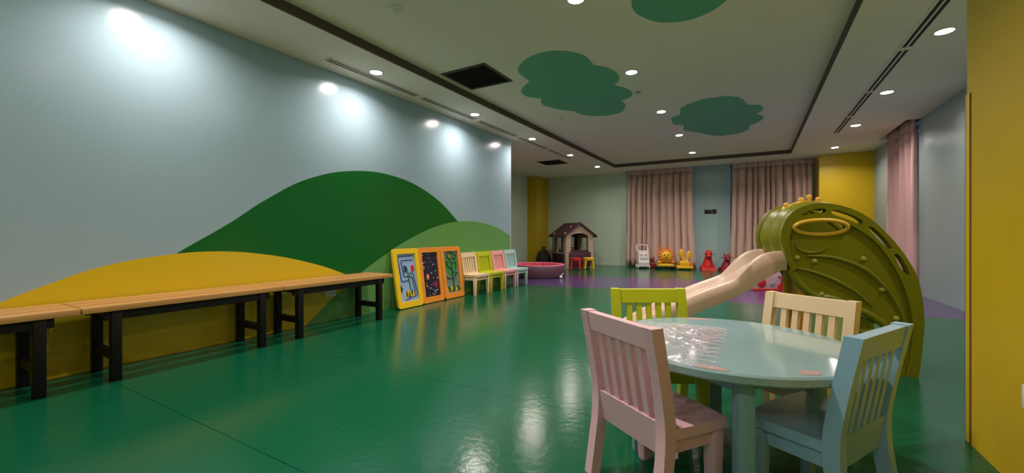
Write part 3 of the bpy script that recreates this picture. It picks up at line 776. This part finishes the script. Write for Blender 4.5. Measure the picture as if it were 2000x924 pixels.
board(3.735, .425, 'yellow framed maze board leaning on the wall beside the bench end', 'ypaint', 'bsky', deco_maze)
board(4.165, .425, 'orange framed board with dark starry picture, middle of the three', 'opaint', 'bnavy', deco_space, x0=-3.615, tilt=.14)
board(4.605, .430, 'orange framed board with green tree picture beside the cream chair', 'opaint', 'bgreen', deco_tree, x0=-3.615, tilt=.14)

# ------------------------------------------------------------------ ball pit
t = thing('ball_pit', 'round maroon padded ball pit with pink inside beside the playhouse', 'ball pit', (-3.95, 7.82, 0))
R0, R1, PH = .60, .50, .26
MB().lathe([(R0 - .02, .001), (R0, .03), (R0, PH - .03), (R0 - .015, PH - .008)], seg=48).build('outer_wall', 'pitout', t)
MB().lathe([(R0 - .015, PH - .008), (R0 - .03, PH), (R1 + .02, PH), (R1, PH - .015)], seg=48).build('rim', 'pitin', t)
nseg = 14; first = None
for k in range(nseg):
    a0, a1 = 2 * PI * k / nseg, 2 * PI * (k + 1) / nseg - .02
    pts = [(a0 + (a1 - a0) * i / 6) for i in range(7)]
    if first is None:
        first = MB().loft([[((R1 - .012 * math.sin(PI * i / 6)) * math.cos(a), (R1 - .012 * math.sin(PI * i / 6)) * math.sin(a), z) for i, a in enumerate(pts)] for z in (.03, PH - .012)]).build('inner_pad', 'pitin', t)
    else: share(first, 'inner_pad', t, (0, 0, 0), a0)
MB().lathe([(0, .03), (R0 - .03, .03), (R0 - .02, .002), (0, .002)], seg=48).build('base_mat', 'pitin', t)
t = thing('toy_bag', 'dark slumped toy bag behind the ball pit by the yellow column', 'bag', (-5.12, 10.55, 0), .3)
b = MB(); prof = [(0, 0), (.17, .0), (.21, .08), (.20, .22), (.14, .36), (.06, .44), (.03, .47), (.05, .52), (0, .53)]
b.lathe(prof, seg=20); 
for v in b.bm.verts: v.co += Vector((noise.noise(v.co * 9), noise.noise(v.co * 9 + Vector((4, 0, 0))), 0)) * .03
b.build('sack', 'dark', t, ang=80); MB().lathe([(.035, .455), (.045, .468), (.035, .482)], seg=16).build('tie', 'dred', t)
o = MB().ball((0, 0, .028), (.03, .045, .028)).tube([(0, 0, .05), (.02, .01, .08), (.05, .02, .10)], .008, 8).build('toy_shell', 'white', None, loc=(-3.33, 7.66, 0))
tag(o, 'small white toy on the floor beside the ball pit', 'toy')

# ------------------------------------------------------------------ playhouse
HWd, HD, HE, HR = .78, .95, .86, 1.14
t = thing('playhouse', 'tan plastic playhouse with dark plum gable roof and half door', 'playhouse', (-4.22, 10.02, 0), D(46))
def arch(cx, hw, z0, zs, n=10):
    return [(cx - hw, z0), (cx - hw, zs)] + [(cx - hw * math.cos(PI * k / n), zs + hw * .42 * math.sin(PI * k / n)) for k in range(1, n)] + [(cx + hw, zs), (cx + hw, z0)]
gab = [(0, 0), (HWd, 0), (HWd, HE), (HWd / 2, HR), (0, HE)]
front = MB().prism(gab, [arch(HWd / 2, .25, .03, .80)], lambda x, z: (x, 0, z), lambda x, z: (x, .05, z)).build('front_wall', 'tan', t, ang=30)
for z in [.08 + .075 * i for i in range(10)]:
    for a, b in ((.02, HWd / 2 - .26), (HWd / 2 + .26, HWd - .02)): MB().lohi((a, -.006, z), (b, .002, z + .066), bev=.003).build('siding_board', 'tan', front)
MB().prism(gab, [[(.12, .42), (.27, .42), (.27, .80), (.12, .80)], [(.51, .42), (.66, .42), (.66, .80), (.51, .80)]], lambda x, z: (x, HD - .05, z), lambda x, z: (x, HD, z)).build('back_wall', 'plum', t, ang=30)
for x in (0, HWd - .05):
    s = MB().prism([(0.05, 0), (HD - .05, 0), (HD - .05, HE), (.05, HE)], [[(.30, .40), (HD - .30, .40), (HD - .30, .78), (.30, .78)]], lambda y, z: (x, y, z), lambda y, z: (x + .05, y, z)).build('side_wall', 'tan', t, ang=30)
    xo = -.008 if x == 0 else HWd - .002
    for ya in (.17, HD - .29): MB().lohi((xo, ya, .39), (xo + .012, ya + .12, .79)).build('shutter', 'plum', s, smooth=False)
    MB().lohi((xo - .006, .10, .02), (xo + .012, HD - .10, .36)).build('lower_panel', 'plum', s, smooth=False)
MB().lohi((HWd / 2 - .30, -.05, .03), (HWd / 2 + .30, -.01, .42), bev=.012).build('half_door', 'plum', t)
MB().lohi((HWd / 2 - .24, -.045, .42), (HWd / 2 + .24, .04, .46), bev=.01).build('counter', 'plum', t)
for sgn in (-1, 1):
    xe = HWd / 2 + sgn * (HWd / 2 + .09); ze = HE - .065
    pr = [(HWd / 2, HR + .05), (xe, ze + .045), (xe, ze), (HWd / 2, HR + .005)]
    rf = MB().prism(pr, [], lambda x, z: (x, -.07, z), lambda x, z: (x, HD + .07, z)).build('roof_slope', 'plum', t, ang=30)
    for fx, fy in ((.85, .06), (.85, .78), (.35, .22)):
        px = HWd / 2 + sgn * (HWd / 2 + .09) * fx; pz = HR + .05 + (ze + .045 - HR - .05) * fx
        MB().ball((px, -.05 + (HD + .1) * fy, pz + .008), (.028, .028, .022)).build('roof_peg', 'tan', rf)

# ------------------------------------------------------------------ plastic stools
def stool(loc, m, label, rz):
    t = thing('plastic_stool', label, 'stool', loc, rz, 'small plastic stools by the playhouse')
    MB().lathe([(0, .255), (.10, .255), (.135, .262), (.142, .278), (.135, .292), (.11, .298), (0, .294)], seg=28).build('seat', m, t)
    for k in range(4):
        a = PI / 4 + k * PI / 2; ca, sa = math.cos(a), math.sin(a)
        P = cat_rom([(.085, .258), (.120, .22), (.135, .12), (.150, .015)], 4)
        MB().tube([(r * ca, r * sa, z) for r, z in P], lambda q: .028 - .006 * q, 10).build('leg', m, t)
    MB().lathe([(.128, .235), (.140, .235), (.140, .258), (.128, .258)], seg=28).build('skirt', m, t)
stool((-3.80, 9.66, 0), 'red', 'red plastic stool in front of the playhouse door', .3)
stool((-3.57, 9.95, 0), 'yel', 'yellow plastic stool beside the red stool', .5)

# ------------------------------------------------------------------ ride-on toys in front of the curtains
def wheel(t, x, y, r=.05, m='black', w=.035):
    o = MB().lathe([(0, -w / 2), (r * .9, -w / 2), (r, -w / 2 + .006), (r, w / 2 - .006), (r * .9, w / 2), (0, w / 2)], (x, y, r), 18, Matrix.Rotation(PI / 2, 4, 'Y')).build('wheel', m, t)
    MB().lathe([(0, -w / 2 - .006), (r * .45, -w / 2 - .003), (r * .45, w / 2 + .003), (0, w / 2 + .006)], (x, y, r), 12, Matrix.Rotation(PI / 2, 4, 'Y')).build('hub', 'grey', o)
# white push walker
t = thing('push_walker', 'white plastic push walker with tall handle before the beige curtain', 'walker', (-2.48, 10.98, 0), .45)
MB().prism([(-.14, .05), (-.15, .16), (-.11, .20), (-.06, .46), (.02, .46), (.06, .2), (.16, .14), (.16, .05)], [], lambda y, z: (-.13, y, z), lambda y, z: (.13, y, z)).build('body', 'white', t, ang=30)
MB().tube(cat_rom([(-.12, .0, .40), (-.135, .07, .50), (-.125, .12, .585), (0, .125, .60), (.125, .12, .585), (.135, .07, .50), (.12, .0, .40)], 5), .016, 10).build('handle', 'white', t)
MB().box((0, -.10, .33), (.17, .012, .16), rot=Matrix.Rotation(-.22, 4, 'X'), bev=.004).build('play_panel', 'white', t)
for i, (x, z, m) in enumerate(((-.05, .36, 'blush'), (.05, .36, 'yel'), (-.05, .29, 'ora'), (.05, .29, 'bsky'))): MB().ball((x, -.112 + (z - .33) * -.2 + .005, z), (.022, .008, .022)).build('button', m, t)
for x in (-.14, .14):
    for y in (-.09, .12): wheel(t, x, y, .045, 'white')
# small dark red toy beside it
t = thing('toy_figure', 'small dull red toy standing between the white and orange walkers', 'toy', (-2.28, 11.16, 0))
MB().lathe([(0, 0), (.06, 0), (.075, .06), (.05, .14), (.03, .16), (0, .165)], seg=16).build('body', 'dred', t); MB().ball((0, 0, .205), (.055, .05, .052)).build('head', 'dred', t)
for s_ in (-1, 1): MB().ball((s_ * .045, 0, .25), (.02, .015, .022)).build('ear', 'dred', t)
# orange lion walker
t = thing('lion_walker', 'orange lion faced push walker on four wheels before the beige curtain', 'walker', (-1.93, 10.97, 0), .35)
MB().lohi((-.20, -.16, .07), (.20, .18, .15), bev=.03).build('tray', 'yel', t); MB().lohi((-.15, -.10, .15), (.15, .14, .24), bev=.03).build('body', 'ora', t)
for k in range(12):
    a = 2 * PI * k / 12; MB().ball((.135 * math.cos(a), -.13, .34 + .135 * math.sin(a)), (.05, .03, .05)).build('mane_petal', 'ora', t)
face = MB().ball((0, -.15, .34), (.125, .05, .125), 20).build('face', 'yel', t)
for s_ in (-1, 1): MB().ball((s_ * .045, -.196, .365), .014).build('eye', 'black', face)
MB().ball((0, -.205, .33), (.022, .012, .016)).build('nose', 'ora', face); MB().tube([(-.04, -.195, .30), (0, -.198, .285), (.04, -.195, .30)], .006, 6).build('mouth', 'dred', face)
MB().tube(cat_rom([(-.12, .06, .22), (-.13, .12, .42), (-.10, .14, .52), (.10, .14, .52), (.13, .12, .42), (.12, .06, .22)], 5), .014, 8).build('handle', 'ora', t)
for s_ in (-1, 1): MB().ball((s_ * .16, -.14, .18), (.05, .04, .035)).build('paw', 'yel' if s_ < 0 else 'ora', t)
for x in (-.19, .19):
    for y in (-.10, .14): wheel(t, x, y, .055)
# yellow ride-on with two paddles
t = thing('ride_on_toy', 'yellow ride-on toy with two upright oval panels before the curtain', 'ride-on', (-1.50, 11.08, 0), .30)
MB().lohi((-.19, -.17, .03), (.19, .17, .10), bev=.025).build('base', 'yel', t); MB().lohi((-.12, -.13, .10), (.12, .13, .22), bev=.03).build('seat', 'yel', t)
for x, z, s_ in ((-.06, .40, -.1), (.105, .36, .15)):
    o = MB().ball((x, .0, z), (.055, .03, .115), 18, Matrix.Rotation(s_, 4, 'Y')).build('oval_panel', 'yel', t)
MB().tube([(0, 0, .2), (-.04, 0, .32)], .025, 10).tube([(.05, 0, .2), (.095, 0, .28)], .022, 10).build('neck', 'yel', t)
MB().lohi((.13, -.12, .10), (.18, .14, .16), bev=.012).build('side_rest', 'ora', t)
for x in (-.17, .17):
    for y in (-.11, .12): wheel(t, x, y, .035, 'yel')
# red animal ride-ons
def rider(loc, rz, m, label, ears):
    k = .82 if ears else 1.0
    t = thing('rocking_animal', label, 'ride-on', loc, rz, 'red animal ride-ons by the back wall')
    t.scale = (k, k, k * .95)
    MB().prism([(-.22, .0), (-.20, .07), (-.08, .11), (.12, .11), (.22, .06), (.23, 0)], [], lambda y, z: (-.16, y, z), lambda y, z: (.16, y, z)).build('rocker_base', m, t, ang=30)
    MB().loft([[(rx * math.cos(2 * PI * k / 16), yy + ry * math.sin(2 * PI * k / 16), z) for k in range(16)] for z, rx, ry, yy in ((.09, .145, .20, .02), (.16, .13, .19, .02), (.24, .10, .15, 0), (.30, .085, .09, -.04), (.36, .08, .075, -.08))], closed=True).build('body', m, t, ang=60)
    h = MB().ball((0, -.10, .42), (.085, .10, .105), 18).ball((0, -.17, .37), (.06, .07, .06), 14).build('head', m, t)
    for s_ in (-1, 1):
        MB().ball((s_ * .05, -.18, .44), .012).build('eye', 'black', h)
        if ears: MB().tube([(s_ * .055, -.06, .48), (s_ * .075, -.05, .53), (s_ * .08, -.05, .57)], lambda q: .028 * (1 - .6 * q), 8).build('ear', m, h)
        MB().tube([(s_ * .06, -.07, .415), (s_ * .165, -.06, .425)], .014, 8).build('handlebar', 'grey' if not ears else m, t)
rider((-.97, 11.22, 0), .22, 'red', 'bright red animal ride-on with side handlebars before the blue wall', False)
rider((-.565, 11.10, 0), .35, 'dred', 'dark red eared animal ride-on beside the bright red one', True)

# ------------------------------------------------------------------ toys behind the slide
t = thing('toy_tub', 'blush plastic tub with red ball print seen under the chute', 'tub', (.16, 7.86, 0), .5)
MB().loft([[(rx * abs(math.cos(2 * PI * k / 28)) ** .7 * math.copysign(1, math.cos(2 * PI * k / 28)), ry * abs(math.sin(2 * PI * k / 28)) ** .7 * math.copysign(1, math.sin(2 * PI * k / 28)), z) for k in range(28)] for z, rx, ry in ((.0, .28, .18), (.04, .31, .2), (.25, .33, .21), (.42, .30, .19), (.46, .26, .16))], closed=True).build('tub', 'blush', t, ang=50)
MB().lohi((-.30, -.215, .0), (.30, -.185, .03), bev=.005).build('red_edge', 'red', t)
for x, z, r, m in ((-.17, .12, .07, 'red'), (0, .10, .04, 'grey'), (.13, .07, .055, 'red'), (.10, .21, .02, 'dred'), (-.02, .33, .035, 'yel')):
    MB().lathe([(0, .012), (r * .8, .009), (r, 0), (r * .9, -.01)], (x, -.205, z), 18, Matrix.Rotation(PI / 2, 4, 'X')).build('printed_ball', m, t)
MB().tube([(.13, -.215, .10), (.145, -.22, .22), (.15, -.215, .36)], .012, 8).build('red_stem', 'dred', t)
